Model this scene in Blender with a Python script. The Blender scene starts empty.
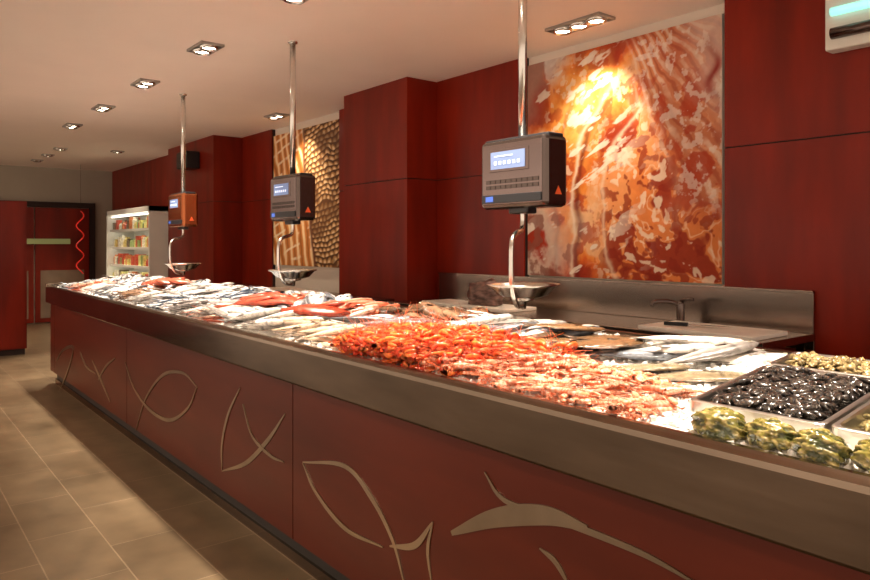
import bpy, bmesh, math, random
import numpy as np
from mathutils import Vector, Matrix
random.seed(7); rng=np.random.default_rng(7)
S=bpy.context.scene
try:
    S.view_settings.view_transform='Standard'; S.view_settings.look='None'
except Exception as e: print(e)
COL=S.collection
# ------------------------------------------------------------ helpers
def link(o,parent=None):
    COL.objects.link(o)
    if parent is not None: o.parent=parent
    return o
def empty(name,loc=(0,0,0)):
    e=bpy.data.objects.new(name,None); e.location=loc; e.empty_display_size=.1
    return link(e)
def mat(name,col,rough=.5,metal=0,spec=.5,emit=None,es=0,noise=None,bump=None,coat=0,attr=False):
    m=bpy.data.materials.new(name); m.use_nodes=True
    nt=m.node_tree; b=nt.nodes['Principled BSDF']
    b.inputs['Base Color'].default_value=(*col,1); b.inputs['Roughness'].default_value=rough
    b.inputs['Metallic'].default_value=metal; b.inputs['Specular IOR Level'].default_value=spec
    b.inputs['Coat Weight'].default_value=coat; b.inputs['Coat Roughness'].default_value=.15
    if emit: b.inputs['Emission Color'].default_value=(*emit,1); b.inputs['Emission Strength'].default_value=es
    tc=nt.nodes.new('ShaderNodeTexCoord')
    src=None
    if attr:
        a=nt.nodes.new('ShaderNodeAttribute'); a.attribute_name='Col'; src=a.outputs['Color']
        nt.links.new(src,b.inputs['Base Color'])
    if noise:
        sc,stretch,amt=noise
        mp=nt.nodes.new('ShaderNodeMapping'); mp.inputs['Scale'].default_value=stretch
        n=nt.nodes.new('ShaderNodeTexNoise'); n.inputs['Scale'].default_value=sc; n.inputs['Detail'].default_value=5
        r=nt.nodes.new('ShaderNodeMapRange'); r.inputs['From Min'].default_value=.3; r.inputs['From Max'].default_value=.7
        r.inputs['To Min'].default_value=1-amt; r.inputs['To Max'].default_value=1+amt
        mx=nt.nodes.new('ShaderNodeVectorMath'); mx.operation='SCALE'
        nt.links.new(tc.outputs['Object'],mp.inputs[0]); nt.links.new(mp.outputs[0],n.inputs['Vector'])
        nt.links.new(n.outputs['Fac'],r.inputs['Value']); nt.links.new(r.outputs[0],mx.inputs['Scale'])
        if src is not None: nt.links.new(src,mx.inputs[0])
        else: mx.inputs[0].default_value=col
        nt.links.new(mx.outputs[0],b.inputs['Base Color'])
    if bump:
        sc,st=bump[:2]; stretch=bump[2] if len(bump)>2 else (1,1,1)
        mp=nt.nodes.new('ShaderNodeMapping'); mp.inputs['Scale'].default_value=stretch
        n=nt.nodes.new('ShaderNodeTexNoise'); n.inputs['Scale'].default_value=sc; n.inputs['Detail'].default_value=4
        bp=nt.nodes.new('ShaderNodeBump'); bp.inputs['Strength'].default_value=st; bp.inputs['Distance'].default_value=.01
        nt.links.new(tc.outputs['Object'],mp.inputs[0]); nt.links.new(mp.outputs[0],n.inputs['Vector'])
        nt.links.new(n.outputs['Fac'],bp.inputs['Height']); nt.links.new(bp.outputs[0],b.inputs['Normal'])
    return m
def boxmesh(bm,c,s,bev=0,mi=0):
    r=bmesh.ops.create_cube(bm,size=1,matrix=Matrix.Translation(c)@Matrix.Diagonal((*s,1)))
    vs=r['verts']; fs=set(f for v in vs for f in v.link_faces)
    for f in fs: f.material_index=mi
    if bev>0:
        es=list(set(e for v in vs for e in v.link_edges))
        rr=bmesh.ops.bevel(bm,geom=es,offset=bev,segments=2,affect='EDGES',profile=.5)
        for f in rr['faces']: f.material_index=mi
def obj_bm(name,bm,mats,parent=None,smooth=False,loc=(0,0,0)):
    me=bpy.data.meshes.new(name); bm.normal_update(); bm.to_mesh(me); bm.free()
    for m in (mats if isinstance(mats,(list,tuple)) else [mats]): me.materials.append(m)
    if smooth:
        me.polygons.foreach_set('use_smooth',[True]*len(me.polygons))
    o=bpy.data.objects.new(name,me); o.location=loc
    return link(o,parent)
def boxes(name,lst,mats,parent=None,bev=0,loc=(0,0,0)):
    bm=bmesh.new()
    for it in lst:
        x0,x1,y0,y1,z0,z1=it[:6]; mi=it[6] if len(it)>6 else 0
        boxmesh(bm,((x0+x1)/2,(y0+y1)/2,(z0+z1)/2),(x1-x0,y1-y0,z1-z0),bev,mi)
    return obj_bm(name,bm,mats,parent,loc=loc)
def frames(P):
    P=np.array(P,float); T=np.gradient(P,axis=0); T/=np.linalg.norm(T,axis=1)[:,None]+1e-9
    up=np.array([0,0,1.]) if abs(T[0][2])<.9 else np.array([0,1.,0])
    Ns=[];Bs=[];n=None
    for t in T:
        if n is None: n=np.cross(up,t)
        n=n-np.dot(n,t)*t; n/=np.linalg.norm(n)+1e-9
        Ns.append(n); Bs.append(np.cross(t,n))
    return P,np.array(Ns),np.array(Bs)
def tube(P,R,n=6,flat=1.0,cap=True):
    P,N,B=frames(P); R=np.broadcast_to(np.array(R,float),(len(P),))
    V=[];F=[]
    for i in range(len(P)):
        for k in range(n):
            a=2*math.pi*k/n
            V.append(P[i]+R[i]*(math.cos(a)*N[i]+math.sin(a)*flat*B[i]))
    for i in range(len(P)-1):
        for k in range(n):
            k2=(k+1)%n; F.append((i*n+k,i*n+k2,(i+1)*n+k2,(i+1)*n+k))
    if cap:
        F.append(tuple(range(n))[::-1]); F.append(tuple((len(P)-1)*n+k for k in range(n)))
    return np.array(V),F
class MB:
    def __init__(s): s.V=[];s.F=[];s.C=[];s.n=0
    def add(s,V,F,C):
        V=np.asarray(V,float)
        C=np.asarray(C,float)
        if C.ndim==1: C=np.tile(C,(len(V),1))
        s.V.append(V); s.C.append(C); s.F+= [tuple(i+s.n for i in f) for f in F]; s.n+=len(V)
    def tmpl(s): return np.vstack(s.V),list(s.F),np.vstack(s.C)
    def obj(s,name,m,parent=None,smooth=True,loc=(0,0,0)):
        V,F,C=s.tmpl(); me=bpy.data.meshes.new(name)
        me.from_pydata(V.tolist(),[],F)
        ca=me.color_attributes.new('Col','FLOAT_COLOR','POINT')
        ca.data.foreach_set('color',np.hstack([np.clip(C,0,1),np.ones((len(C),1))]).ravel())
        me.materials.append(m)
        if smooth: me.polygons.foreach_set('use_smooth',[True]*len(me.polygons))
        o=bpy.data.objects.new(name,me); o.location=loc
        return link(o,parent)
def tubeobj(name,P,R,m,parent=None,n=12,loc=(0,0,0)):
    b=MB(); V,F=tube(P,R,n); b.add(V,F,(1,1,1)); return b.obj(name,m,parent,loc=loc)
def lathe(prof,n=32,axis='z'):
    V=[];F=[]
    for r,z in prof:
        for k in range(n):
            a=2*math.pi*k/n; V.append((r*math.cos(a),r*math.sin(a),z))
    for i in range(len(prof)-1):
        for k in range(n):
            k2=(k+1)%n; F.append((i*n+k,i*n+k2,(i+1)*n+k2,(i+1)*n+k))
    return np.array(V),F
def smooth_path(P,n=8):
    P=[np.array(p,float) for p in P]; out=[]
    Q=[2*P[0]-P[1]]+P+[2*P[-1]-P[-2]]
    for i in range(1,len(Q)-2):
        for k in range(n):
            t=k/n; a,b,c,d=Q[i-1],Q[i],Q[i+1],Q[i+2]
            out.append(.5*((2*b)+(-a+c)*t+(2*a-5*b+4*c-d)*t*t+(-a+3*b-3*c+d)*t**3))
    out.append(P[-1]); return out
H0=1.5; CA,SA=.778,.628
def plane_pt(px,py,Y):
    u=(px-435)/700; d=Y/(SA+CA*u); X=Y*(-CA+SA*u)/(SA+CA*u)
    return X,H0-(py-244)*d/700
def vnoise(x,y,seed=0):
    g=np.random.default_rng(seed).random((64,64))
    xi=np.floor(x).astype(int); yi=np.floor(y).astype(int); fx=x-xi; fy=y-yi
    fx=fx*fx*(3-2*fx); fy=fy*fy*(3-2*fy)
    a=g[xi%64,yi%64]; b=g[(xi+1)%64,yi%64]; c=g[xi%64,(yi+1)%64]; d=g[(xi+1)%64,(yi+1)%64]
    return (a*(1-fx)+b*fx)*(1-fy)+(c*(1-fx)+d*fx)*fy
def fbm(x,y,o=4,seed=0):
    s=0;a=.5;t=0
    for i in range(o):
        s=s+a*vnoise(x,y,seed+i); t+=a; a*=.5; x=x*2.03; y=y*2.03
    return s/t
def ss(a,b,x):
    t=np.clip((x-a)/(b-a),0,1); return t*t*(3-2*t)
# ------------------------------------------------------------ materials
M_red=mat('red_wood_panel',(.19,.0105,.002),.36,spec=.28,noise=(4,(1.2,1.2,.22),.3))
M_panel=mat('counter_panel_red',(.095,.014,.006),.32,spec=.35,noise=(4,(.3,1,1.4),.22))
M_gap=mat('dark_gap',(.02,.006,.004),.7)
M_white=mat('plaster_white',(.72,.64,.55),.8,noise=(2,(1,1,1),.03))
M_farwall=mat('far_wall_paint',(.42,.38,.31),.7,noise=(2,(1,1,1),.04))
M_ceil=mat('ceiling_paint',(.93,.81,.72),.75,noise=(1.2,(1,1,1),.03))
M_steel=mat('brushed_steel',(.20,.15,.11),.17,1,noise=(2.2,(.6,1,2.5),.38),bump=(2.0,.12,(.8,1,5)))
M_steelb=mat('bright_steel',(.72,.70,.66),.22,1,noise=(6,(1,1,1),.05))
M_splash=mat('splashback_steel',(.38,.31,.26),.22,1,noise=(2,(.5,1,2),.2),bump=(2,.06,(.8,1,4)))
M_tray=mat('tray_steel',(.70,.66,.60),.30,1,noise=(6,(1,1,1),.05))
M_decor=mat('steel_inlay',(.42,.34,.25),.28,1,noise=(3,(1,1,1),.25))
M_dark=mat('dark_plinth',(.03,.028,.026),.45,noise=(5,(1,1,1),.1))
M_scale=mat('scale_housing',(.13,.10,.09),.20,.95,noise=(6,(1,1,1),.06))
M_bezel=mat('scale_front_steel',(.26,.20,.19),.25,1,noise=(6,(1,1,1),.06))
M_scale_refl=mat('scale_painted_reflection',(.42,.13,.05),.25,.95,noise=(6,(1,1,1),.06))  # reddish reflection on the far scale, painted into housing and bezel colour
M_black=mat('black_plastic',(.012,.012,.014),.3,noise=(8,(1,1,1),.1))
M_lcd=mat('lcd_glass',(.10,.14,.25),.2,emit=(.28,.36,.62),es=.45)
M_lcdt=mat('lcd_digits',(.6,.7,.9),.3,emit=(.7,.8,1),es=.7)
M_label=mat('paper_label',(.8,.78,.74),.5)
M_blue=mat('blue_label',(.05,.12,.5),.4)
M_org=mat('orange_label',(.8,.12,.03),.4)
M_board=mat('cutting_board_plastic',(.9,.87,.80),.4,noise=(9,(1,1,1),.05))
M_lamp=mat('lamp_glow',(1,.95,.85),.3,emit=(1,.9,.72),es=26)
M_frame=mat('lamp_frame',(.36,.33,.30),.35,.6,noise=(9,(1,1,1),.05))
M_fish=mat('fish_skin',(1,1,1),.22,spec=.6,attr=True,noise=(45,(1,1,1),.3),bump=(160,.25),coat=.3)
M_shell=mat('shell',(1,1,1),.25,spec=.6,attr=True,noise=(60,(1,1,1),.3),coat=.3)
M_shr=mat('crustacean_shell',(1,1,1),.30,spec=.4,attr=True,noise=(70,(1,1,1),.25),coat=.1)
M_ice=mat('crushed_ice',(.93,.91,.88),.22,spec=.6,bump=(70,.9))
M_print=mat('printed_poster',(1,1,1),.55,attr=True,spec=.2,noise=(22,(1,1,1),.06))
M_prod=mat('food_packaging',(1,1,1),.4,attr=True,noise=(30,(1,1,1),.3))
M_fridge=mat('fridge_white',(.75,.74,.68),.4,noise=(3,(1,1,1),.03))
M_strip=mat('fluorescent_strip',(1,1,1),.4,emit=(1,.95,.78),es=5)
# floor
M_floor=bpy.data.materials.new('floor_tiles'); M_floor.use_nodes=True
nt=M_floor.node_tree; b=nt.nodes['Principled BSDF']
tc=nt.nodes.new('ShaderNodeTexCoord'); br=nt.nodes.new('ShaderNodeTexBrick')
br.offset=.5; br.inputs['Scale'].default_value=1; br.inputs['Brick Width'].default_value=.62; br.inputs['Row Height'].default_value=.31
br.inputs['Mortar Size'].default_value=.0035; br.inputs['Mortar Smooth'].default_value=.2
br.inputs['Color1'].default_value=(.165,.115,.066,1); br.inputs['Color2'].default_value=(.135,.094,.054,1); br.inputs['Mortar'].default_value=(.26,.19,.12,1)
n=nt.nodes.new('ShaderNodeTexNoise'); n.inputs['Scale'].default_value=5; n.inputs['Detail'].default_value=8
r=nt.nodes.new('ShaderNodeMapRange'); r.inputs['To Min'].default_value=.45; r.inputs['To Max'].default_value=1.55
mx=nt.nodes.new('ShaderNodeVectorMath'); mx.operation='SCALE'
nt.links.new(tc.outputs['Object'],br.inputs['Vector']); nt.links.new(tc.outputs['Object'],n.inputs['Vector'])
nt.links.new(n.outputs['Fac'],r.inputs['Value']); nt.links.new(r.outputs[0],mx.inputs['Scale'])
nt.links.new(br.outputs['Color'],mx.inputs[0]); nt.links.new(mx.outputs[0],b.inputs['Base Color'])
b.inputs['Roughness'].default_value=.30
bp=nt.nodes.new('ShaderNodeBump'); bp.inputs['Strength'].default_value=.3; bp.inputs['Distance'].default_value=.004; bp.invert=True
nt.links.new(br.outputs['Fac'],bp.inputs['Height']); nt.links.new(bp.outputs[0],b.inputs['Normal'])
# ------------------------------------------------------------ room
ZC=2.95
boxes('floor',[(-15.2,2.5,-3.0,4.2,-.1,0)],M_floor)
boxes('ceiling',[(-15.2,2.5,-3.0,4.2,ZC,ZC+.1)],M_ceil)
boxes('wall_back',[(-15.2,2.5,4.0,4.2,0,ZC)],M_white)
boxes('wall_far',[(-15.2,-15.0,-3.0,4.0,0,ZC)],M_farwall)
def panel_set(name,x0,x1,yf,yb,seam=2.07,verts=()):
    g=.004; xs=[x0,*verts,x1]; L=[(x0,x1,yf+.012,yb,0,ZC,1)]
    for a,b_ in zip(xs[:-1],xs[1:]):
        L.append((a+g,b_-g,yf,yf+.02,0.0,seam-g,0)); L.append((a+g,b_-g,yf,yf+.02,seam+g,ZC,0))
    return L
def panels(name,*a,**k): return boxes(name,panel_set(name,*a,**k),[M_red,M_gap])
panels('wall_panel_right',-2.16,2.5,3.95,4.0,verts=(.6,))
panels('wall_panel_middle',-4.87,-3.79,3.95,4.0)
def column(name,x0,x1,yf):
    g=.004
    L=[(x0+.01,x1-.01,yf+.01,4.0,0,ZC,1)]
    for z0,z1 in ((0,2.07-g),(2.07+g,ZC)):
        L.append((x0,x1,yf,yf+.02,z0,z1,0)); L.append((x1-.02,x1,yf+.02,4.0,z0,z1,0)); L.append((x0,x0+.02,yf+.02,4.0,z0,z1,0))
    return boxes(name,L,[M_red,M_gap])
column('wall_column_panel',-5.91,-4.872,3.62)
panels('wall_panel_left',-6.55,-5.92,3.95,4.0)
panels('wall_panel_far',-9.08,-8.18,3.95,4.0)
column('wall_column_panel',-10.9,-9.09,3.55)
panels('wall_panel_end',-15.0,-10.91,3.78,4.0,verts=(-12.5,))
boxes('red_cabinet',[(-11.3,-10.9,-1.5,1.66,.08,2.08,0),(-11.28,-10.92,-1.48,1.64,0,.08,1),(-10.9,-10.885,-1.5,.05,.1,2.06,0),(-10.9,-10.885,.06,1.64,.1,2.06,0)],[M_red,M_gap])
M_glass=mat('door_glass',(.25,.17,.12),.12,spec=.8,noise=(2,(1,1,1),.2))
M_green=mat('green_plate',(.35,.38,.16),.4,emit=(.5,.55,.2),es=.12)
d=empty('door_1',(0,0,0))
boxes('frame',[(-15,-14.92,1.35,1.45,0,2.3),(-15,-14.92,3.35,3.45,0,2.3),(-15,-14.92,1.45,3.35,2.2,2.3)],M_gap,d)
boxes('leaves',[(-14.99,-14.94,1.46,2.39,.02,2.19,0),(-14.99,-14.94,2.41,3.34,.02,2.19,0),
  (-14.94,-14.93,1.55,2.3,.1,1.0,1),(-14.94,-14.93,2.5,3.25,.1,1.0,1),(-14.93,-14.90,2.15,3.0,1.5,1.60,2)],[M_red,M_glass,M_green],d)
# ------------------------------------------------------------ posters (flat prints)
def poster(name,x0,x1,z0,z1,y,fn,nx,nz):
    gx,gz=np.meshgrid(np.linspace(0,1,nx),np.linspace(0,1,nz))
    V=np.stack([x0+(x1-x0)*gx,np.full_like(gx,y),z0+(z1-z0)*gz],-1).reshape(-1,3)
    i=np.arange(nx*nz).reshape(nz,nx)
    F=np.stack([i[:-1,:-1],i[:-1,1:],i[1:,1:],i[1:,:-1]],-1).reshape(-1,4)
    C=fn(gx,gz).reshape(-1,3)
    b=MB(); b.add(V,[tuple(f) for f in F.tolist()],C)
    e=empty(name); o=b.obj('print',M_print,e)
    boxes('backing',[(x0,x1,y+.003,3.999,z0,z1)],M_label,e)
def mixc(a,b,t): return a*(1-t[...,None])+np.array(b)*t[...,None]
def fn_head(x,z):
    w1=fbm(x*4,z*4,5,11)-.5; w2=fbm(x*4+9,z*4+4,5,21)-.5
    X=x+.14*w1; Z=z+.14*w2
    n=fbm(x*6+.5*w1,z*6+.5*w2,6,31); n2=fbm(x*15+3,z*15,5,35); n3=fbm(x*32,z*32,4,37)
    C=np.zeros(x.shape+(3,))+np.array((.40,.030,.006))
    C=mixc(C,(.72,.12,.014),ss(.42,.50,n)); C=mixc(C,(.88,.28,.05),ss(.50,.58,n)); C=mixc(C,(.92,.52,.26),ss(.58,.68,n))
    dd=((X-.33)/.26)**2+((Z-.64)/.34)**2; g=np.exp(-dd); C=mixc(C,(.93,.28,.03),ss(.25,.7,g)*.7)
    g2=np.exp(-(((X-.33)/.15)**2+((Z-.74)/.20)**2)); C=mixc(C,(1,.58,.16),np.clip(g2,0,1)*.8*ss(.3,.6,n2+.1))
    C=mixc(C,(.45,.03,.006),ss(.54,.62,n2)*.75*(1-g2*.6)); C=mixc(C,(.97,.80,.58),ss(.60,.66,n3)*.6*ss(.2,.6,g))
    reg=ss(.34,.52,X)*(1-ss(.50,.72,Z-.15*X))
    C=mixc(C,(.86,.28,.07),reg*.75)
    b1=fbm(X*12+2,Z*12,3,91); b2=fbm(X*24+2,Z*24,3,95)
    C=mixc(C,(.95,.62,.38),reg*ss(.030,.0,np.abs(b1-.46))*.7)
    C=mixc(C,(.30,.018,.004),reg*ss(.51,.55,b1)*.9); C=mixc(C,(.28,.018,.004),reg*ss(.58,.63,b2)*.8); C=mixc(C,(.97,.78,.58),reg*ss(.34,.29,b2)*.7)
    for cx,cz,r0,wd,col,a in((.88,.28,.62,.012,(.98,.80,.60),.8),(.88,.28,.59,.018,(.16,.010,.004),.8),(.90,.30,.74,.012,(.20,.015,.006),.6),(.95,.25,.50,.010,(.93,.70,.5),.6)):
        rr=np.hypot(X-cx,(Z-cz)*.85); C=mixc(C,col,np.exp(-((rr-r0)/wd)**2)*a*(x<cx)*ss(.95,.6,z))
    for sd,th,a in((41,.63,.85),(42,.66,.85)):
        st=fbm(x*6+z*4,z*19-x*9,4,sd); C=mixc(C,(.97,.86,.72),ss(th,th+.05,st)*a*ss(.75,.35,x))
    tl=ss(.30,.08,x+(1-z)*.45+.35*w2); C=mixc(C,(.42,.26,.20),tl*.8); C=mixc(C,(.84,.78,.72),tl*ss(.52,.60,n)*.9)
    bl=ss(.34,.14,np.hypot(x*.9,z*.8)+.35*w2); C=mixc(C,(.62,.50,.42),bl*.85*ss(.38,.5,n)); C=mixc(C,(.26,.08,.05),bl*ss(.52,.60,n2)*.8)
    ang=np.arctan2(z-1.35,x-.40); q=ang*80+16*w1+6*w2; ray=.5+.5*np.sin(q); R=ss(.62,.74,x+.38*(z-.70)+.35*w2)*ss(.18,.40,z)
    C=mixc(C,(.72,.26,.12),R*.75); C=mixc(C,(.88,.66,.50),R*ss(.60,.95,ray)*.75*ss(.35,.6,n+.05)); C=mixc(C,(.40,.06,.02),R*ss(.25,.02,ray)*.6)
    C=mixc(C,(.50,.05,.01),R*ss(.50,.58,n2)*.85*ss(1.05,.65,z)); C=mixc(C,(.84,.74,.64),R*ss(.80,1.0,x+.35*(z-.9)+.2*w1)*.55)
    C=mixc(C,(.95,.86,.76),R*ss(.60,.66,n3)*.5)
    C=mixc(C,(.30,.012,.005),np.exp(-(((x-.965-.02*np.sin(z*40))/.020)**2+((z-.80)/.10)**2))*.95)
    return np.clip(C,0,1)*.80
poster('fish_poster',-3.77,-2.18,1.26,2.88,3.965,fn_head,360,370)
def fn_scale(x,z):
    w1=fbm(x*3,z*3,4,12)-.5; w2=fbm(x*3+5,z*3,4,13)-.5
    a=x*15+z*3+3*w1; b=z*26-x*6+4*w2
    row=np.floor(b); aa=a+.5*(row%2); fx=(aa%1)-.5; fz=(b%1)
    dd=np.hypot(fx*1.15,fz-.15); n=fbm(x*8,z*8,4,3)
    C=np.zeros(x.shape+(3,))+np.array((.09,.035,.012))
    C=mixc(C,(.42,.22,.08),ss(.62,.50,dd)); C=mixc(C,(.80,.60,.36),ss(.42,.20,dd)*.9)
    C=mixc(C,(.12,.045,.015),ss(.50,.64,n)*.7)
    e=.56-.20*(z-.5)+.10*w1; band=ss(e+.02,e-.02,x); C=mixc(C,(.60,.22,.05),band)
    s1=.5+.5*np.sin(x*60+z*14+9*w1); C=mixc(C,(.90,.68,.40),band*ss(.55,.95,s1)*.9); C=mixc(C,(.22,.06,.015),band*ss(.25,.0,s1)*.6)
    s2=.5+.5*np.sin(z*70-x*20+6*w2); C=mixc(C,(.94,.80,.58),band*ss(.80,1,s2)*ss(.45,.6,n)*.8)
    C=mixc(C,(.10,.02,.008),np.exp(-((x-e)/.022)**2)*.9)
    return C
poster('fish_scale_poster',-8.16,-6.57,1.24,2.86,3.965,fn_scale,280,280)
# ------------------------------------------------------------ counter
XL,XR=-8.5,.7
ctr=empty('fish_display_counter')
def extrude_profile(bm,prof,x0,x1):
    n=len(prof); A=[bm.verts.new((x0,y,z)) for y,z in prof]; B=[bm.verts.new((x1,y,z)) for y,z in prof]
    bm.faces.new(A[::-1]); bm.faces.new(B)
    for i in range(n):
        j=(i+1)%n; bm.faces.new((A[i],A[j],B[j],B[i]))
    bmesh.ops.recalc_face_normals(bm,faces=bm.faces)
bm=bmesh.new()
extrude_profile(bm,[(1.475,.872),(1.47,.88),(1.47,1.025),(1.474,1.039),(1.484,1.048),(1.496,1.052),(1.515,1.052),(1.523,1.047),(1.528,1.035),(1.528,.99),(1.60,.99),(1.60,.872)],XL,XR)
obj_bm('front_rim',bm,M_steel,ctr)
bm=bmesh.new()
extrude_profile(bm,[(2.34,1.0),(2.385,1.0),(2.385,1.13),(2.39,1.14),(2.42,1.14),(2.425,1.13),(2.425,.9),(2.34,.9)],XL,XR)
obj_bm('back_rim',bm,M_steel,ctr)
boxes('end_rims',[(XL-.02,XL+.03,1.472,2.424,.875,1.075),(XR-.03,XR+.02,1.472,2.424,.875,1.06)],M_steel,ctr,bev=.006)
boxes('bed_pan',[(XL+.03,XR-.03,1.6,2.34,.96,1.0)],M_steelb,ctr)
boxes('carcass',[(XL+.02,XR-.02,1.535,2.40,.13,.872)],M_gap,ctr)
seams=[XL+.01,-8.28,-5.6,-2.92,-.24,XR-.01]
boxes('front_panels',[(a+.004,b_-.004,1.515,1.535,.14,.870) for a,b_ in zip(seams[:-1],seams[1:])],M_panel,ctr)
boxes('end_panels',[(XL,XL+.02,1.535,2.40,.14,.872),(XR-.02,XR,1.535,2.40,.14,.872)],M_panel,ctr)
boxes('plinth',[(XL+.06,XR-.06,1.57,2.34,0,.13)],M_dark,ctr)
boxes('plinth_trim',[(XL+.05,XR-.05,1.555,1.57,.0,.05)],M_steel,ctr)
kin=[0]
def inlay(bm_b,pts,w,taper=True):
    P=[]; kin[0]+=1; yo=1.509+.0004*(kin[0]%5)
    for px,py in pts:
        X,Z=plane_pt(px,py,1.513); P.append((X,Z))
    P=np.array(smooth_path([(p[0],p[1],0) for p in P],8))[:,:2]
    T=np.gradient(P,axis=0); T/=np.linalg.norm(T,axis=1)[:,None]; N=np.stack([-T[:,1],T[:,0]],1)
    n=len(P); t=np.linspace(0,1,n)
    ww=w*(.25+.75*np.sin(np.pi*t)) if taper else np.full(n,w)
    V=[];F=[]
    for i in range(n):
        a=P[i]+N[i]*ww[i]/2; c=P[i]-N[i]*ww[i]/2
        V+= [(a[0],yo,a[1]),(c[0],yo,c[1]),(c[0],1.516,c[1]),(a[0],1.516,a[1])]
    for i in range(n-1):
        for k in range(4):
            k2=(k+1)%4; F.append((i*4+k,i*4+k2,i*4+4+k2,i*4+4+k))
    F.append((3,2,1,0)); q=(n-1)*4; F.append((q,q+1,q+2,q+3))
    bm_b.add(V,F,(1,1,1))
inl=MB()
for pts,w in [
  ([(303,462),(345,466),(372,498),(393,540),(405,585)],.024),
  ([(303,463),(316,492),(345,528),(383,547)],.022),
  ([(390,546),(415,545),(433,522)],.024),
  ([(433,522),(428,550),(432,585)],.016),
  ([(485,472),(505,500),(560,520),(640,552),(700,585)],.020),
  ([(452,533),(495,518),(545,515),(588,528)],.062),
  ([(540,548),(556,562),(572,590)],.018),
  ([(240,388),(228,415),(222,445),(222,470)],.024),
  ([(222,471),(246,463),(268,440),(285,414)],.026),
  ([(243,404),(252,435),(270,455),(284,462)],.018),
  ([(125,362),(134,388),(150,410),(170,420),(188,408),(197,387)],.024),
  ([(197,387),(183,373),(163,375),(146,398),(136,430)],.022),
  ([(92,360),(100,378),(110,402)],.032),([(98,380),(106,366),(115,358)],.024),
  ([(80,352),(86,366),(96,374)],.022),
  ([(56,362),(63,350),(73,348),(68,370),(60,390)],.032)]:
    inlay(inl,pts,w)
inl.obj('steel_fish_inlay',M_decor,ctr,smooth=False)
# ------------------------------------------------------------ ice + heightmap
def surf(y): return 1.025+(np.asarray(y)-1.52)*.11
RES=.01; HX0,HY0=-8.5,1.5; NX=int((XR+8.5)/RES)+1; NY=94
hy=HY0+np.arange(NY)*RES; hx=HX0+np.arange(NX)*RES
HM=np.tile(surf(hy),(NX,1)); 
gx,gy=np.meshgrid(hx,hy,indexing='ij'); HM+= .012*(fbm((gx+9)*9,gy*9,3,5)-.5)*2
def hsamp(x,y):
    i=np.clip(((x-HX0)/RES).astype(int),0,NX-1); j=np.clip(((y-HY0)/RES).astype(int),0,NY-1); return HM[i,j],i,j
def ice_patch(name,x0,x1,y0,y1,st=.014):
    xs=np.arange(x0,x1,st); ys=np.linspace(y0,y1,int((y1-y0)/st)); X,Y=np.meshgrid(xs,ys,indexing='ij')
    Z=hsamp(X,Y)[0]+.006*rng.random(X.shape)
    Z=np.where((X>-1.06)&(Y>1.70),Z-.05,Z)
    V=np.stack([X,Y,Z],-1).reshape(-1,3); i=np.arange(X.size).reshape(X.shape)
    F=np.stack([i[:-1,:-1],i[1:,:-1],i[1:,1:],i[:-1,1:]],-1).reshape(-1,4)
    b=MB(); b.add(V,[tuple(f) for f in F.tolist()],(1,1,1))
    cube=np.array([(a,b_,c) for a in(-1,1) for b_ in(-1,1) for c in(-1,1)],float)
    CF=[(0,1,3,2),(4,6,7,5),(0,4,5,1),(2,3,7,6),(0,2,6,4),(1,5,7,3)]
    for k in range(3200):
        x=rng.uniform(-3.2,x1-.01) if k<2600 else rng.uniform(x0+.01,x1-.01); y=rng.uniform(y0+.01,y1-.01); s=rng.uniform(.004,.009)
        if x>-1.06 and y>1.70: continue
        R=np.array(Matrix.Rotation(rng.uniform(0,3),3,Vector(rng.normal(size=3)).normalized()))
        z=hsamp(np.array([x]),np.array([y]))[0][0]
        b.add((cube*s*rng.uniform(.6,1.3,3))@R.T+np.array((x,y,z+.005)),CF,(1,1,1))
    b.obj(name,M_ice,smooth=False)
ice_patch('ice_bed',XL+.035,XR-.04,1.53,2.38)
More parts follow.
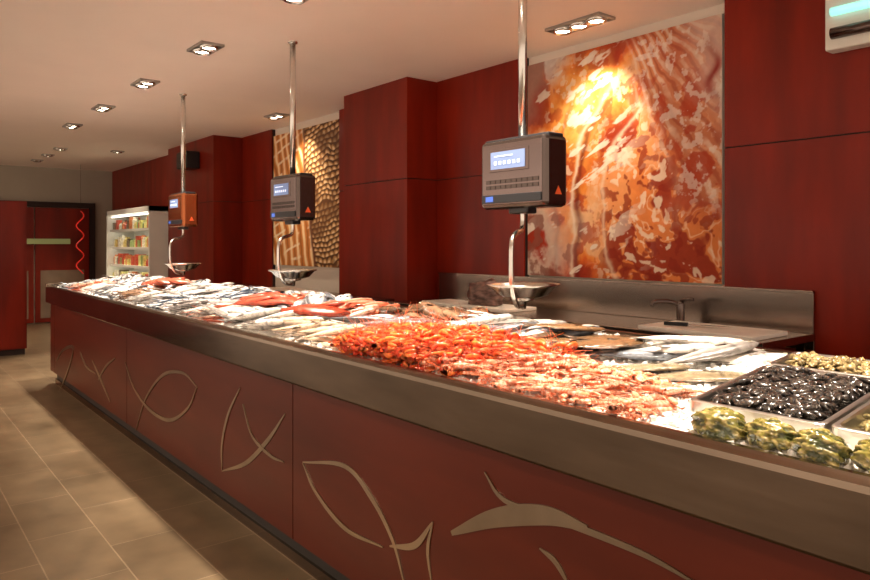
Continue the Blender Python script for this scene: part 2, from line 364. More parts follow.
# ------------------------------------------------------------ fish templates
def fish_t(Hh,Th,back,belly,fork=.5,prof=None,fin=None,nseg=15,nr=12,eye=True):
    b=MB(); ts=np.array([0,.03,.08,.14,.19,.22,.28,.38,.5,.62,.72,.8,.86])
    f=np.interp(ts,[0,.03,.08,.15,.25,.38,.5,.62,.72,.8,.86],prof or [.10,.36,.62,.82,.97,1,.92,.74,.52,.36,.28]); ft=np.interp(ts,[0,.03,.08,.15,.25,.38,.5,.62,.72,.8,.86],[.12,.45,.75,.95,1,.97,.85,.62,.40,.24,.14])
    back=np.array(back);belly=np.array(belly); V=[];C=[];n=len(ts)
    for i in range(n):
        for k in range(nr):
            a=2*math.pi*k/nr; s=math.sin(a)
            V.append((.5-ts[i]-(.03*(1-s*s) if ts[i] in(.19,.22) else 0),s*Hh/2*f[i],math.cos(a)*Th/2*ft[i]))
            t=float(ss(-.30,.50,np.array(s))); c=belly*(1-t)+back*t
            if ts[i]<.17: c=c*.82
            if ts[i]==.22: c=c*.45
            C.append(c)
    F=[]
    for i in range(n-1):
        for k in range(nr):
            k2=(k+1)%nr; F.append((i*nr+k,(i+1)*nr+k,(i+1)*nr+k2,i*nr+k2))
    F.append(tuple(range(nr))); F.append(tuple((n-1)*nr+k for k in range(nr))[::-1]); b.add(V,F,C)
    fc=np.array(fin if fin is not None else back*.8+.03)
    e=.004; h=Hh*.14
    def sheet(pts):
        V=[(x,y,e) for x,y in pts]+[(x,y,-e) for x,y in pts]; m=len(pts)
        b.add(V,[tuple(range(m)),tuple(range(m,2*m))[::-1]]+[(i,m+i,m+(i+1)%m,(i+1)%m) for i in range(m)],fc)
    tw=max(Hh*.48,.09)
    sheet([(-.35,h),(-.43,tw*.75),(-.5,tw),(-.5+.07*fork*1.6,0),(-.35,0)]); sheet([(-.35,0),(-.5+.07*fork*1.6,0),(-.5,-tw),(-.43,-tw*.75),(-.35,-h)])
    sheet([(.22,Hh*.46),(.14,Hh*.66),(0,Hh*.60),(-.15,Hh*.46),(-.18,Hh*.34),(0,Hh*.4)])
    sheet([(-.02,-Hh*.42),(-.10,-Hh*.60),(-.2,-Hh*.36),(-.1,-Hh*.3)])
    V=[(.28,-.02*Hh,Th*.47),(.14,-.22*Hh,Th*.53),(.12,-.02,Th*.55),(.2,.05*Hh,Th*.5)]; b.add(V,[(0,1,2,3),(3,2,1,0)],fc)
    if eye:
        r=min(.024,Hh*.12); V=[];cx,cy=.5-.085,Hh*.10
        for k in range(8): V.append((cx+r*math.cos(k*math.pi/4),cy+r*math.sin(k*math.pi/4),Th*.37))
        V.append((cx,cy,Th*.37+r*.6)); b.add(V,[(k,(k+1)%8,8) for k in range(8)],[(.45,.4,.3)]*8+[(.01,.01,.01)])
    return b.tmpl()
FT={
 'silver':(fish_t(.23,.12,(.13,.14,.16),(.80,.78,.74)),.23,.12),
 'hake':(fish_t(.18,.10,(.30,.27,.25),(.88,.84,.78)),.18,.10),
 'bream':(fish_t(.36,.12,(.30,.27,.26),(.84,.78,.73),prof=[.12,.4,.68,.9,1,.98,.86,.64,.42,.28,.22]),.36,.12),
 'red':(fish_t(.27,.13,(.65,.14,.07),(.88,.55,.42)),.27,.13),
 'sardine':(fish_t(.20,.10,(.07,.10,.15),(.78,.78,.78)),.20,.10),
 'brown':(fish_t(.30,.13,(.12,.055,.025),(.30,.17,.10)),.30,.13),
 'flat':(fish_t(.50,.07,(.13,.065,.028),(.20,.11,.05),prof=[.15,.42,.66,.85,.98,1,.93,.78,.56,.34,.2]),.50,.07),
 'sole':(fish_t(.36,.07,(.22,.17,.10),(.32,.26,.17),prof=[.3,.6,.8,.92,1,1,.93,.8,.6,.4,.24]),.36,.07),
}
def place(mb,T,x,y,ang,L,Hh,Th,jit=.1,bend=.12,roll=.2,sink=.75,pitch=True,tint=(1,1,1),cap=.05,upd=.32,pm=.2):
    V,F,C=T; ca,sa=math.cos(ang),math.sin(ang)
    s=np.linspace(-.42,.42,9)*L; w=np.linspace(-.3,.3,3)*L*Hh
    SX=x+s[:,None]*ca-w[None,:]*sa; SY=y+s[:,None]*sa+w[None,:]*ca
    h,i,j=hsamp(SX,SY); hf=h[6:].mean(); hb=h[:3].mean()
    p=math.atan2(hf-hb,.6*L) if pitch else 0; p=max(-pm,min(pm,p))
    z=h.mean()*.6+np.percentile(h,80)*.4+Th*L*.5*sink
    z=min(z,float(surf(y))+cap+rng.uniform(-.008,.012))
    V=V.copy(); V[:,1]+=rng.uniform(-bend,bend)*((V[:,0])**2-.06)*1.6
    if rng.random()<.45 : V[:,1]*=-1; F=[f[::-1] for f in F]
    V*=L; ro=rng.normal()*roll
    R=np.array(Matrix.Rotation(ang,3,'Z')@Matrix.Rotation(-p,3,'Y')@Matrix.Rotation(ro,3,'X'))
    W=V@R.T+np.array((x,y,z))
    W[:,1]=np.clip(W[:,1],1.532,2.378); 
    mb.add(W,F,np.clip(C*(1+rng.normal()*jit)*np.array(tint),0,1))
    ss_=np.linspace(-.45,.45,int(L/.009)+3); nw=int(L*Hh/.009)+2; ww=np.linspace(-.5,.5,nw)
    A,B=np.meshgrid(ss_,ww,indexing='ij'); k=np.abs(B)*2<np.sqrt(np.clip(1-(A*2)**2,0,1))+.1
    A=A[k]*L;B=B[k]*L*Hh; X=x+A*ca-B*sa;Y=y+A*sa+B*ca
    _,i,j=hsamp(X,Y); top=z+A*math.sin(p)+Th*L*upd; HM[i,j]=np.maximum(HM[i,j],top)
def zone(mb,kind,x0,x1,y0,y1,ang,L,dens=1.4,jang=.15,lj=.12,tint=(1,1,1),cap=.05):
    T,Hh,Th=FT[kind]
    area=(x1-x0)*(y1-y0); N=int(area/(L*L*Hh*.82)*dens)
    ncol=max(1,int(round((x1-x0)/math.sqrt(area/N)))); nrow=max(1,int(math.ceil(N/ncol)))
    cells=[(a,b_) for a in range(ncol) for b_ in range(nrow)]; random.shuffle(cells)
    for a,b_ in cells:
        x=x0+(a+.5+rng.uniform(-.35,.35))*(x1-x0)/ncol; y=y0+(b_+.5+rng.uniform(-.35,.35))*(y1-y0)/nrow
        an=ang+rng.normal()*jang
        LL=L*(1+rng.uniform(-lj,lj)); my=abs(math.sin(an))*LL*.47+abs(math.cos(an))*LL*Hh*.5
        y=min(max(y,1.535+my),2.375-my) if my<.41 else 1.955
        place(mb,T,x,y,an,LL,Hh,Th,tint=tint,cap=cap)
FP=MB(); P={k:MB() for k in ['flatfish_pile','monkfish_pile']}
x=-8.35
kinds=[('sardine',.20),('bream',.27),('hake',.36),('red',.24),('silver',.34),('brown',.24)]
seq=[0,3,1,4,5,2,0,1,3,4,2,1]
k=0
while x<-4.35:
    w=rng.uniform(.42,.6); 
    a=kinds[seq[k%len(seq)]]; b_=kinds[seq[(k+5)%len(seq)]]
    zone(FP,a[0],x,x+w,1.56,1.95,rng.choice([1.2,1.9,.5]),a[1],1.8)
    zone(FP,b_[0],x,x+w,1.95,2.36,rng.choice([1.3,1.8,2.6]),b_[1],1.8)
    x+=w; k+=1
zone(FP,'hake',-4.4,-3.3,1.56,1.85,.45,.42,1.9)
zone(FP,'silver',-4.4,-3.6,1.9,2.36,2.7,.36,1.8)
zone(FP,'red',-3.6,-3.2,2.0,2.36,1.8,.27,1.9)
zone(FP,'hake',-3.35,-2.62,1.56,1.82,.5,.40,1.8,tint=(1,.80,.62))
zone(FP,'silver',-3.15,-2.35,1.82,2.10,.55,.44,1.6)
zone(P['monkfish_pile'],'brown',-3.1,-2.35,2.12,2.34,2.9,.34,1.8)
zone(FP,'hake',-2.40,-1.90,2.08,2.34,.6,.36,2.0)
zone(FP,'silver',-2.40,-1.80,1.88,2.14,.8,.36,2.0)
zone(FP,'silver',-1.62,-1.36,1.96,2.12,.7,.38,1.4,jang=.08)
zone(FP,'hake',-1.55,-1.16,2.12,2.35,.62,.38,1.7,jang=.1,tint=(.85,.83,.81))
FL=FT['flat']
for (x,y,an,L) in [(-1.86,2.16,.9,.34),(-1.76,2.06,.8,.34),(-1.66,2.20,.95,.36),(-1.60,2.04,.85,.34),(-1.92,2.02,.9,.30)]:
    place(P['flatfish_pile'],FL[0],x,y,an,L,FL[1],FL[2],cap=.068,pm=.06,roll=.08)
T,Hh,Th=FT['sole']
for (x,y,an,L) in [(-1.21,1.99,.62,.38),(-1.37,1.95,.7,.34)]: place(P['flatfish_pile'],T,x,y,an,L,Hh,Th,pm=.05,cap=.06,roll=.06)
FP.obj('whole_fish_pile',M_fish)
for k_,m_ in P.items(): m_.obj(k_,M_fish)
fl=MB()
def fillet(x,y,an,L,W,Tt,c):
    ts=np.linspace(0,1,10); V=[];nr=10;C=[]
    for t in ts:
        w=W/2*math.sin(math.pi*min(1,.12+t*.85))**.6; h=Tt*math.sin(math.pi*min(1,.1+t*.85))**.5
        for k in range(nr):
            a=2*math.pi*k/nr; V.append(((t-.5)*L,math.cos(a)*w,math.sin(a)*h/2)); C.append(np.array(c)*(1+.25*math.sin(t*30+a*2)*.5))
    F=[(i*nr+k,(i+1)*nr+k,(i+1)*nr+(k+1)%nr,i*nr+(k+1)%nr) for i in range(9) for k in range(nr)]+[tuple(range(nr)),tuple(9*nr+k for k in range(nr))[::-1]]
    place(fl,(np.array(V)/L,F,np.array(C)),x,y,an,L,W/L,Tt/L,bend=.2,roll=.1,cap=.085)
for i in range(8): fillet(rng.uniform(-3.5,-3.25),rng.uniform(1.82,1.98),rng.uniform(.2,.9),.26,.13,.045,(.42,.05,.02))
for i in range(8): fillet(rng.uniform(-4.2,-3.9),rng.uniform(1.82,1.98),rng.uniform(.2,.9),.26,.13,.045,(.5,.07,.035))
for i in range(8): fillet(rng.uniform(-6.6,-6.0),rng.uniform(1.9,2.2),rng.uniform(.2,.9),.26,.13,.045,(.5,.10,.05))
fl.obj('fish_fillets',M_fish)
def shrimp_t():
    b=MB(); n=11; P_=[];R=[]
    for i in range(n):
        t=i/(n-1); a=-.5+t*2.0; P_.append((.42*math.cos(a+.9),.42*math.sin(a+.9)-.1,0)); R.append(.066*(.35+1.1*math.sin(math.pi*min(1,.22+t*.68)))*(1+.10*(i%2)))
    V,F=tube(P_,R,7,1.0); C=[]
    for i in range(n):
        for k in range(7): C.append((.80,.13+.10*(i%2),.035) if i>3 else (.68,.05,.015))
    b.add(V,F,C); h=np.array(P_[0]); d=h-np.array(P_[1]); d/=np.linalg.norm(d); nn=np.array((-d[1],d[0],0))
    for s in (-.12,.12): 
        pts=[h,h+d*.3+nn*s,h+d*.65+nn*s*4+np.array((0,0,.08)),h+d*1.05+nn*s*8]; V,F=tube(pts,[.014,.012,.010,.005],3); b.add(V,F,(.75,.14,.05))
    V,F=tube([h,h+d*.24],[.03,.004],4); b.add(V,F,(.8,.08,.02))
    for i in range(2,8):
        p=np.array(P_[i]); inn=-p/np.linalg.norm(p); V,F=tube([p+inn*.04,p+inn*.14+d*.05,p+inn*.22],[.015,.012,.004],3); b.add(V,F,(.88,.36,.18))
    t=np.array(P_[-1]); d2=t-np.array(P_[-2]); d2/=np.linalg.norm(d2); n2=np.array((-d2[1],d2[0],0))
    for s in(-.5,0,.5):
        e=t+(d2+n2*s)*.16; V=[t,e+n2*.04,e+d2*.03,e-n2*.04]; b.add(V,[(0,1,2,3),(3,2,1,0)],(.75,.06,.015))
    return b.tmpl()
def lang_t():
    b=MB(); n=11; P_=[];R=[];C=[]
    for i in range(n):
        t=i/(n-1); P_.append((.12-t*.55,.04*math.sin(t*3),0.0)); R.append(.062*(.5+.75*math.sin(math.pi*min(1,.25+t*.62)))*(1+.14*(i%2)*(i>4)))
    V,F=tube(P_,R,8,.75)
    for i in range(n):
        for k in range(8): C.append((.86,.50,.36) if i%2 and i>4 else (.76,.24,.12))
    b.add(V,F,C)
    for s in(-1,1):
        pts=[(.08,s*.04,0),(.18,s*.10,.01),(.28,s*.11,.02)]; V,F=tube(pts,[.014,.016,.016],5); b.add(V,F,(.78,.28,.15))
        pts=[(.28,s*.11,.02),(.33,s*.115,.02),(.42,s*.10,.02),(.50,s*.075,.02)]; V,F=tube(pts,[.016,.032,.026,.006],6,.7); b.add(V,F,(.82,.34,.20))
        pts=[(.40,s*.12,.02),(.45,s*.13,.02),(.50,s*.105,.02)]; V,F=tube(pts,[.012,.012,.004],4); b.add(V,F,(.90,.62,.48))
        for q in range(4):
            x=.06-q*.06; V,F=tube([(x,s*.04,-.01),(x+.02,s*.12,.03),(x-.02,s*.20,-.03)],[.010,.008,.003],3); b.add(V,F,(.90,.58,.44))
        V,F=tube([(.13,s*.02,.02),(.3,s*.2,.05),(.42,s*.38,.03)],[.006,.005,.002],3); b.add(V,F,(.75,.2,.08))
        V=[(.13,s*.03,.035),(.145,s*.035,.045),(.15,s*.025,.03),(.135,s*.02,.05)]; b.add(V,[(0,1,2),(0,2,3),(1,3,2),(0,3,1)],(.01,.01,.01))
    for s in(-.6,-.2,.2,.6):
        b.add([(-.43,0,0),(-.5,s*.10-.02,.01),(-.52,s*.12,.0),(-.5,s*.10+.02,-.01)],[(0,1,2,3),(3,2,1,0)],(.75,.2,.08))
    return b.tmpl()
sh=MB(); ST=shrimp_t()
for i in range(1500):
    x=rng.uniform(-2.62,-1.60); y=1.545+ (1.90-1.545)*rng.random()
    if x>-1.95 and y<1.58+(x+1.95)*.75 and rng.random()<.9: continue
    cp=.035+.05*math.sin(math.pi*min(1,max(0,(x+2.62)/1.02)))*math.sin(math.pi*min(1,(y-1.50)/.46))
    place(sh,ST,x,y,rng.uniform(0,6.28),rng.uniform(.065,.10),.8,.14,jit=.25,bend=0,roll=.6,sink=.5,pitch=False,cap=cp+rng.uniform(0,.018),upd=.15)
sh.obj('shrimp_pile',M_shr)
la=MB(); LT=lang_t()
for i in range(420):
    x=rng.uniform(-2.05,-1.08); y0=1.56; y1=1.88
    y=rng.uniform(y0,y1)
    if y>1.60+ (x+1.95)*.75: continue
    if x>-1.3 and y>1.88-(x+1.3)*.3: continue
    place(la,LT,x,y,rng.uniform(0,6.28),rng.uniform(.10,.145),.3,.11,jit=.2,bend=.1,roll=.4,sink=.5,pitch=False,cap=rng.uniform(.02,.065),upd=.15)
la.obj('langoustine_pile',M_shr)
# ------------------------------------------------------------ trays
def tray(name,x0,x1,y0,y1,dep=.07):
    zt=lambda y: float(surf(y))+.028
    bm=bmesh.new(); w=.012
    def ring(ix,dz,r=.02):
        pts=[]
        for cx,cy,a0 in((x1-ix-r,y1-ix-r,0),(x0+ix+r,y1-ix-r,90),(x0+ix+r,y0+ix+r,180),(x1-ix-r,y0+ix+r,270)):
            for k in range(4):
                a=math.radians(a0+k*30); X=cx+r*math.cos(a);Y=cy+r*math.sin(a); pts.append(bm.verts.new((X,Y,zt(Y)+dz)))
        return pts
    rs=[ring(0,-.03),ring(0,0),ring(.003,.002),ring(w,.002),ring(w+.003,-.003),ring(w+.012,-dep),ring(.1 if y1-y0>.3 else .06,-dep)]
    for A,B in zip(rs[:-1],rs[1:]):
        for k in range(16): bm.faces.new((A[k],A[(k+1)%16],B[(k+1)%16],B[k]))
    bm.faces.new(rs[-1])
    bmesh.ops.recalc_face_normals(bm,faces=bm.faces)
    o=obj_bm(name,bm,M_tray,smooth=False); 
    i0,i1=int((x0+.015-HX0)/RES),int((x1-.015-HX0)/RES); j0,j1=int((y0+.015-HY0)/RES),int((y1-.015-HY0)/RES)
    HM[i0:i1,j0:j1]=surf(hy[j0:j1])[None,:]-.035
    return (x0+.03,x1-.03,y0+.03,y1-.03)
def shell_t(H_,T_,c1,c2,mus=True):
    n=8;nr=10;V=[];C=[]
    for i in range(n+1):
        t=i/n; w=(math.sin(math.pi*t**(.75 if mus else .9))**.6)*H_/2; h=(math.sin(math.pi*t**.8)**.7)*T_/2
        if i in(0,n): w=h=.01
        for k in range(nr):
            a=2*math.pi*k/nr; q=.75+.25*abs(math.cos(a)); V.append((t-.5,w*math.cos(a),h*math.sin(a)*q)); C.append(np.array(c1) if (i+k)%3 else np.array(c2))
    F=[(i*nr+k,(i+1)*nr+k,(i+1)*nr+(k+1)%nr,i*nr+(k+1)%nr) for i in range(n) for k in range(nr)]
    return np.array(V),F,np.array(C)
def fill(name,b,T,Hh,Th,N,L0,L1,jit=.3,cap=.028):
    mb=MB()
    for i in range(N):
        place(mb,T,rng.uniform(b[0]+.008,b[1]-.008),rng.uniform(b[2]+.008,b[3]-.008),rng.uniform(0,6.28),rng.uniform(L0,L1),Hh,Th,jit=jit,bend=0,roll=.8,sink=.6,cap=cap)
    mb.obj(name,M_shell)
MUS=shell_t(.5,.36,(.013,.011,.012),(.06,.042,.028)); CL=shell_t(.78,.45,(.34,.25,.11),(.16,.11,.045),False); WH=shell_t(.7,.5,(.28,.22,.08),(.12,.09,.035),False)
b1=tray('steel_tray',-1.05,-.70,1.73,2.17); fill('mussel_pile',b1,MUS,.5,.36,860,.036,.052)
b2=tray('steel_tray',-1.05,-.70,2.18,2.37); fill('clam_pile',b2,CL,.78,.45,420,.024,.034)
b3=tray('steel_tray',-.69,-.34,1.73,2.17); fill('whelk_pile',b3,WH,.7,.5,600,.028,.040)
b4=tray('steel_tray',-.69,-.34,2.18,2.37); fill('clam_pile',b4,CL,.78,.45,340,.024,.034)
for i,(x,y,r) in enumerate([(-.885,1.60,.066),(-.765,1.605,.058),(-.65,1.59,.060),(-.53,1.60,.062)]):
    bm=bmesh.new(); bmesh.ops.create_icosphere(bm,subdivisions=5,radius=1)
    V=np.array([v.co[:] for v in bm.verts])
    n1=fbm(V[:,0]*3+7+i*5,V[:,1]*3+V[:,2]*4+9,4,70+i); n2=fbm(V[:,0]*9+7+i*5,V[:,1]*9+V[:,2]*7+19,3,80+i)
    sc=.7+.45*n1+.16*n2
    C=np.zeros((len(V),3))+np.array((.17,.145,.025)); C=mixc(C,(.45,.35,.13),ss(.5,.7,n2)); C=mixc(C,(.045,.055,.015),ss(.55,.38,n1)); 
    for v,s in zip(bm.verts,sc): v.co=Vector((v.co.x*s*r*.98,v.co.y*s*r*.80,v.co.z*s*r*.62))
    F=[tuple(v.index for v in f.verts) for f in bm.faces]; W=np.array([v.co[:] for v in bm.verts]); bm.free()
    mb=MB(); mb.add(W,F,C); mb.obj('oyster',M_shell,loc=(x,y,float(surf(y))+.028))
# ------------------------------------------------------------ scales
def scale(x,y=2.36,MH=None,MF=None):
    MH=MH or M_scale; MF=MF or M_bezel
    e=empty('hanging_scale',(x,y,0))
    tubeobj('pole',[(0,0,1.98),(0,0,ZC)],.021,M_steelb,e)
    V,F=lathe([(.021,ZC-.015),(.034,ZC-.01),(.036,ZC)],20); b=MB(); b.add(V,F,(1,1,1)); b.obj('ceiling_flange',M_steelb,e)
    bm=bmesh.new(); boxmesh(bm,(0,0,1.825),(.42,.15,.32),.022)
    obj_bm('housing',bm,MH,e)
    boxes('side_covers',[(-.205,.205,-.05,.05,1.965,1.995,0),(-.06,.06,-.035,.035,1.64,1.672,0)],M_black,e,bev=.008)
    boxes('front_bezel',[(-.19,.19,-.080,-.07,1.685,1.965,0)],MF,e,bev=.003)
    boxes('display_frame',[(-.145,.115,-.0835,-.079,1.835,1.940,0)],MF,e,bev=.002)
    boxes('display',[(-.125,.095,-.086,-.080,1.848,1.928,0)],M_lcd,e)
    boxes('display_digits',[(-.10+i*.03,-.085+i*.03,-.0875,-.086,1.868,1.884) for i in range(6)]+[(-.10,.02,-.0875,-.086,1.905,1.910)],M_lcdt,e)
    boxes('keypad',[(-.16+i*.034,-.132+i*.034,-.083,-.079,1.755+j*.026,1.773+j*.026) for i in range(10) for j in range(2)],MH,e)
    boxes('lower_strip',[(-.19,.19,-.084,-.070,1.69,1.73,0)],M_black,e,bev=.003)
    boxes('blue_sticker',[(-.16,-.11,-.086,-.083,1.697,1.722)],M_blue,e)
    bm=bmesh.new(); pr=[bm.verts.new(p) for p in((.2105,-.015,1.72),(.2105,.03,1.72),(.2105,.0075,1.76))]; q=[bm.verts.new((v.co.x+.001,v.co.y,v.co.z)) for v in pr]
    bm.faces.new(pr[::-1]); bm.faces.new(q)
    for i in range(3): bm.faces.new((pr[i],pr[(i+1)%3],q[(i+1)%3],q[i]))
    obj_bm('warning_triangle',bm,M_org,e)
    tubeobj('arm',smooth_path([(0,0,1.66),(0,0,1.60),(.01,-.02,1.565),(.05,-.10,1.545),(.07,-.14,1.51),(.075,-.15,1.43),(.07,-.14,1.31),(.04,-.08,1.225),(0,0,1.215)],6),.012,M_steelb,e)
    V,F=lathe([(.0,1.258),(.07,1.260),(.115,1.274),(.15,1.312),(.172,1.316),(.172,1.310),(.154,1.303),(.118,1.264),(.07,1.250),(0,1.248)],36)
    b=MB(); b.add(V,F,(1,1,1)); b.obj('pan',M_steelb,e)
    V,F=lathe([(0,1.25),(.06,1.25),(.06,1.24),(.02,1.232),(.016,1.20),(0,1.195)],20); b=MB(); b.add(V,F,(1,1,1)); b.obj('pan_mount',M_steelb,e)
for x in(-2.276,-4.55): scale(x)
scale(-6.81,MH=M_scale_refl,MF=M_scale_refl)
# ------------------------------------------------------------ work counters
def bench(x0,x1,y0,y1,splash=True):
    e=empty('steel_worktable')
    L=[(x0,x1,y0,y1,.98,1.02),(x0,x1,y0,y0+.02,.93,.98),(x0,x1,y1-.02,y1,.93,.98)]
    if splash: L+=[(x0,x1,y1-.025,y1-.003,1.02,1.245),(x0,x1,y1-.035,y1-.003,1.235,1.25)]
    boxes('top',L,M_splash,e,bev=.003)
    n=max(2,int((x1-x0)/1.4)+1)
    boxes('legs',[(x,x+.04,y,y+.04,0,.98) for x in np.linspace(x0+.03,x1-.07,n) for y in(y0+.03,y1-.07)],M_steel,e)
    boxes('shelf',[(x0+.03,x1-.03,y0+.03,y1-.03,.22,.24)],M_steel,e)
bench(-4.80,-1.64,3.36,3.945); bench(-8.4,-5.0,3.0,3.58,False)
def board(x,y,w,dp,z=1.02,r=0):
    bm=bmesh.new(); boxmesh(bm,(0,0,.0125),(w,dp,.025),.006); o=obj_bm('cutting_board',bm,M_board,loc=(x,y,z)); o.rotation_euler[2]=r; return o
board(-2.02,3.55,.66,.38); board(-3.85,3.58,.75,.34); board(-6.35,3.25,.9,.36); board(-4.35,3.6,.2,.3)
k=empty('fish_knife',(-2.1,3.52,1.046)); k.rotation_euler[2]=.3
boxes('handle',[(-.16,-.03,-.012,.012,0,.02)],M_black,k,bev=.004)
bm=bmesh.new(); vs=[bm.verts.new(p) for p in((-.03,-.012,.009),(-.03,.015,.009),(.16,.015,.009),(.2,.01,.009),(.14,-.015,.009))]; vt=[bm.verts.new((v.co.x,v.co.y,.011)) for v in vs]
bm.faces.new(vs[::-1]); bm.faces.new(vt); [bm.faces.new((vs[i],vs[(i+1)%5],vt[(i+1)%5],vt[i])) for i in range(5)]
obj_bm('blade',bm,M_steelb,k)
t=empty('tap',(-2.34,3.78,1.02))
V,F=lathe([(.0,.0),(.032,0),(.032,.01),(.024,.02),(.024,.12),(.020,.135),(0,.138)],20); b=MB(); b.add(V,F,(1,1,1)); b.obj('body',M_scale,t)
tubeobj('spout',smooth_path([(0,0,.11),(-.04,-.05,.135),(-.09,-.13,.135),(-.10,-.15,.11)]),.013,M_scale,t)
tubeobj('lever',[(0,0,.135),(.03,.0,.15),(.09,-.01,.155)],[.012,.010,.008],M_scale,t)
bm=bmesh.new(); bmesh.ops.create_icosphere(bm,subdivisions=4,radius=1)
for v in bm.verts:
    s=1+.16*math.sin(v.co.x*5+v.co.y*3)+.08*math.sin(v.co.z*11+v.co.x*7)
    v.co=Vector((v.co.x*.17*s,v.co.y*.09*s,max(v.co.z*.13*s,-.06)))
M_tuna=mat('dark_fish_flesh',(.16,.09,.075),.35,noise=(18,(1,1,3),.7),bump=(30,.5))
obj_bm('tuna_loin',bm,M_tuna,smooth=True,loc=(-3.82,3.58,1.105))
# ------------------------------------------------------------ fridge
fr=empty('refrigerated_shelf')
x0,x1,y0,y1=-13.4,-10.93,3.28,3.77
boxes('cabinet',[(x0,x0+.05,y0,y1,0,2.08),(x1-.05,x1,y0,y1,0,2.08),(x0,x1,y1-.03,y1,0,2.08),(x0,x1,y0,y1,2.0,2.08),(x0,x1,y0,y1,0,.3)],M_fridge,fr)
shz=[.55,.85,1.15,1.45,1.75]
boxes('shelves',[(x0+.05,x1-.05,y0+.05,y1-.03,z-.02,z) for z in shz]+[(x0+.05,x1-.05,y0+.045,y0+.05,z-.04,z) for z in shz],M_fridge,fr)
boxes('light_strips',[(x0+.1,x1-.1,y0+.06,y0+.09,z-.035,z-.021) for z in shz+[2.0]],M_strip,fr)
pk=MB(); cube=np.array([(a,b_,c) for a in(0,1) for b_ in(0,1) for c in(0,1)],float); CF=[(0,1,3,2),(4,6,7,5),(0,4,5,1),(2,3,7,6),(0,2,6,4),(1,5,7,3)]
pal=[(.75,.62,.2),(.7,.25,.1),(.8,.75,.6),(.3,.4,.15),(.6,.1,.06),(.85,.8,.3),(.2,.15,.1)]
for z in [.3]+shz:
    x=x0+.07
    while x<x1-.16:
        w=rng.uniform(.07,.12); h=rng.uniform(.10,.2); c=pal[rng.integers(7)]
        n_=10; V,F=lathe([(.001,0),(w/2,0),(w/2,h*.75),(w*.36,h*.85),(w*.36,h),(.001,h)],n_)
        if rng.random()<.5: b_=cube*np.array((w,.15,h)); pk.add(b_+np.array((x,y0+.09,z)),CF,c)
        else: pk.add(V+np.array((x+w/2,y0+.15,z)),F,c)
        x+=w+.012
pk.obj('packaged_food',M_prod,fr,smooth=False)
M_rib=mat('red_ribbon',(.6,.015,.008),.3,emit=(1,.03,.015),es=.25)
rib=[(.035*math.cos(t*.9)*(1+.3*math.sin(t)),.06*math.sin(t*.9),2.1-t*.052) for t in np.linspace(0,22,90)]
tubeobj('hanging_ribbon',rib,.010,M_rib,n=6,loc=(-14.0,2.98,0))
tubeobj('ribbon_string',[(0,0,2.1),(0,0,ZC)],.002,M_gap,n=4,loc=(-13.965,2.98,0))
sp=empty('wall_speaker',(-9.75,3.45,0))
bm=bmesh.new(); boxmesh(bm,(0,0,2.66),(.36,.2,.24),.015); obj_bm('cabinet',bm,M_black,sp)
boxes('grille',[(-.16,.16,-.108,-.10,2.56,2.76)],M_dark,sp)
el=empty('emergency_light',(0,0,0))
boxes('housing',[(-1.56,-1.10,3.86,3.95,2.50,2.82)],M_fridge,el,bev=.01)
M_cy=mat('cyan_tube',(.4,.9,.8),.3,emit=(.35,1,.85),es=1.0)
tubeobj('tube',[(-1.52,3.84,2.69),(-1.14,3.84,2.69)],.022,M_cy,el)
tubeobj('tube_lower',[(-1.52,3.845,2.58),(-1.14,3.845,2.58)],.03,M_scale,el)
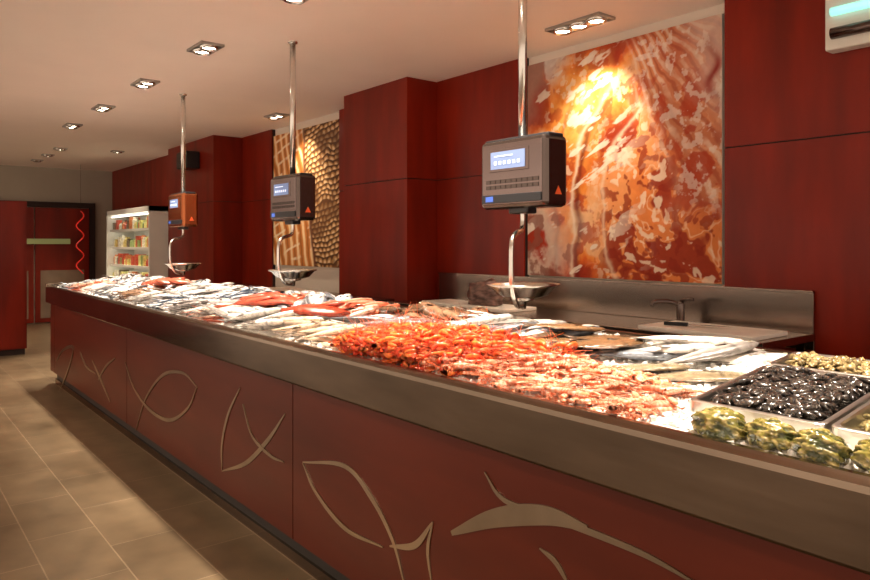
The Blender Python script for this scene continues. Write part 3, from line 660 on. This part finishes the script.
# ------------------------------------------------------------ downlights
def lightspot(parent,loc,target,energy,size,blend=.6,col=(1,.80,.58)):
    l=bpy.data.lights.new('spot','SPOT'); l.energy=energy; l.spot_size=math.radians(size); l.spot_blend=blend; l.color=col; l.shadow_soft_size=.05
    o=bpy.data.objects.new('spot_lamp',l); o.location=loc; dv=Vector(target)-Vector(loc); o.rotation_euler=dv.to_track_quat('-Z','Y').to_euler(); link(o,parent)
def downlight(x,y,n=2,energy=120,size=75,target=None,col=(1,.80,.58)):
    e=empty('recessed_downlight',(x,y,0)); w=.15*n; h=.085
    boxes('frame',[(-w/2,w/2,-h,-h+.012,ZC-.018,ZC),(-w/2,w/2,h-.012,h,ZC-.018,ZC),(-w/2,-w/2+.012,-h+.012,h-.012,ZC-.018,ZC),(w/2-.012,w/2,-h+.012,h-.012,ZC-.018,ZC),(-w/2+.012,w/2-.012,-h+.012,h-.012,ZC-.004,ZC)],M_frame,e)
    g=MB();k=MB()
    for i in range(n):
        cx=(i-(n-1)/2)*.14
        V,F=lathe([(.066,ZC-.003),(.066,ZC-.03),(.058,ZC-.034),(.045,ZC-.014)],24); g.add(V+np.array((cx,0,0)),F,(1,1,1))
        V,F=lathe([(.050,ZC-.020),(.02,ZC-.026),(.0005,ZC-.028)],24); k.add(V+np.array((cx,0,0)),F,(1,1,1))
    g.obj('gimbal_rings',M_steelb,e); k.obj('bulbs',M_lamp,e)
    if energy: 
        tx=target or (x,y,0); lightspot(e,(0,0,ZC-.05),(tx[0]-x,tx[1]-y,tx[2]),energy,size,col=col)
for i in range(7):
    downlight(-9.42+1.45*i,1.92,2,520,62,target=(-9.42+1.45*i,2.0,1),col=(1,.86,.70))
downlight(.73,1.92,2,250,70)
for x in(-11.8,-12.75,-13.7): downlight(x,2.24,1,90,90)
for x in(-8.5,-5.5,-2.5,.5): downlight(x,-.2,2,70,120)  # unseen row over the customer side, added as fill for floor and ceiling
downlight(-2.98,3.62,3,85,80,target=(-3.1,4.0,2.1))
downlight(-7.25,3.56,2,75,80,target=(-7.3,4.0,2.1))
downlight(-11.6,3.0,1,60,90)
w=bpy.data.worlds.new('world'); S.world=w; w.use_nodes=True
w.node_tree.nodes['Background'].inputs[0].default_value=(1,.78,.60,1); w.node_tree.nodes['Background'].inputs[1].default_value=1.35
cam=bpy.data.cameras.new('camera'); co=bpy.data.objects.new('camera',cam); link(co)
co.location=(0,0,H0); co.rotation_euler=(math.radians(90),0,math.acos(SA)); cam.lens=700/870*36; cam.sensor_width=36; cam.shift_y=-46/870; cam.clip_start=.05
S.camera=co
print('verts',sum(len(o.data.vertices) for o in S.objects if o.type=='MESH'))
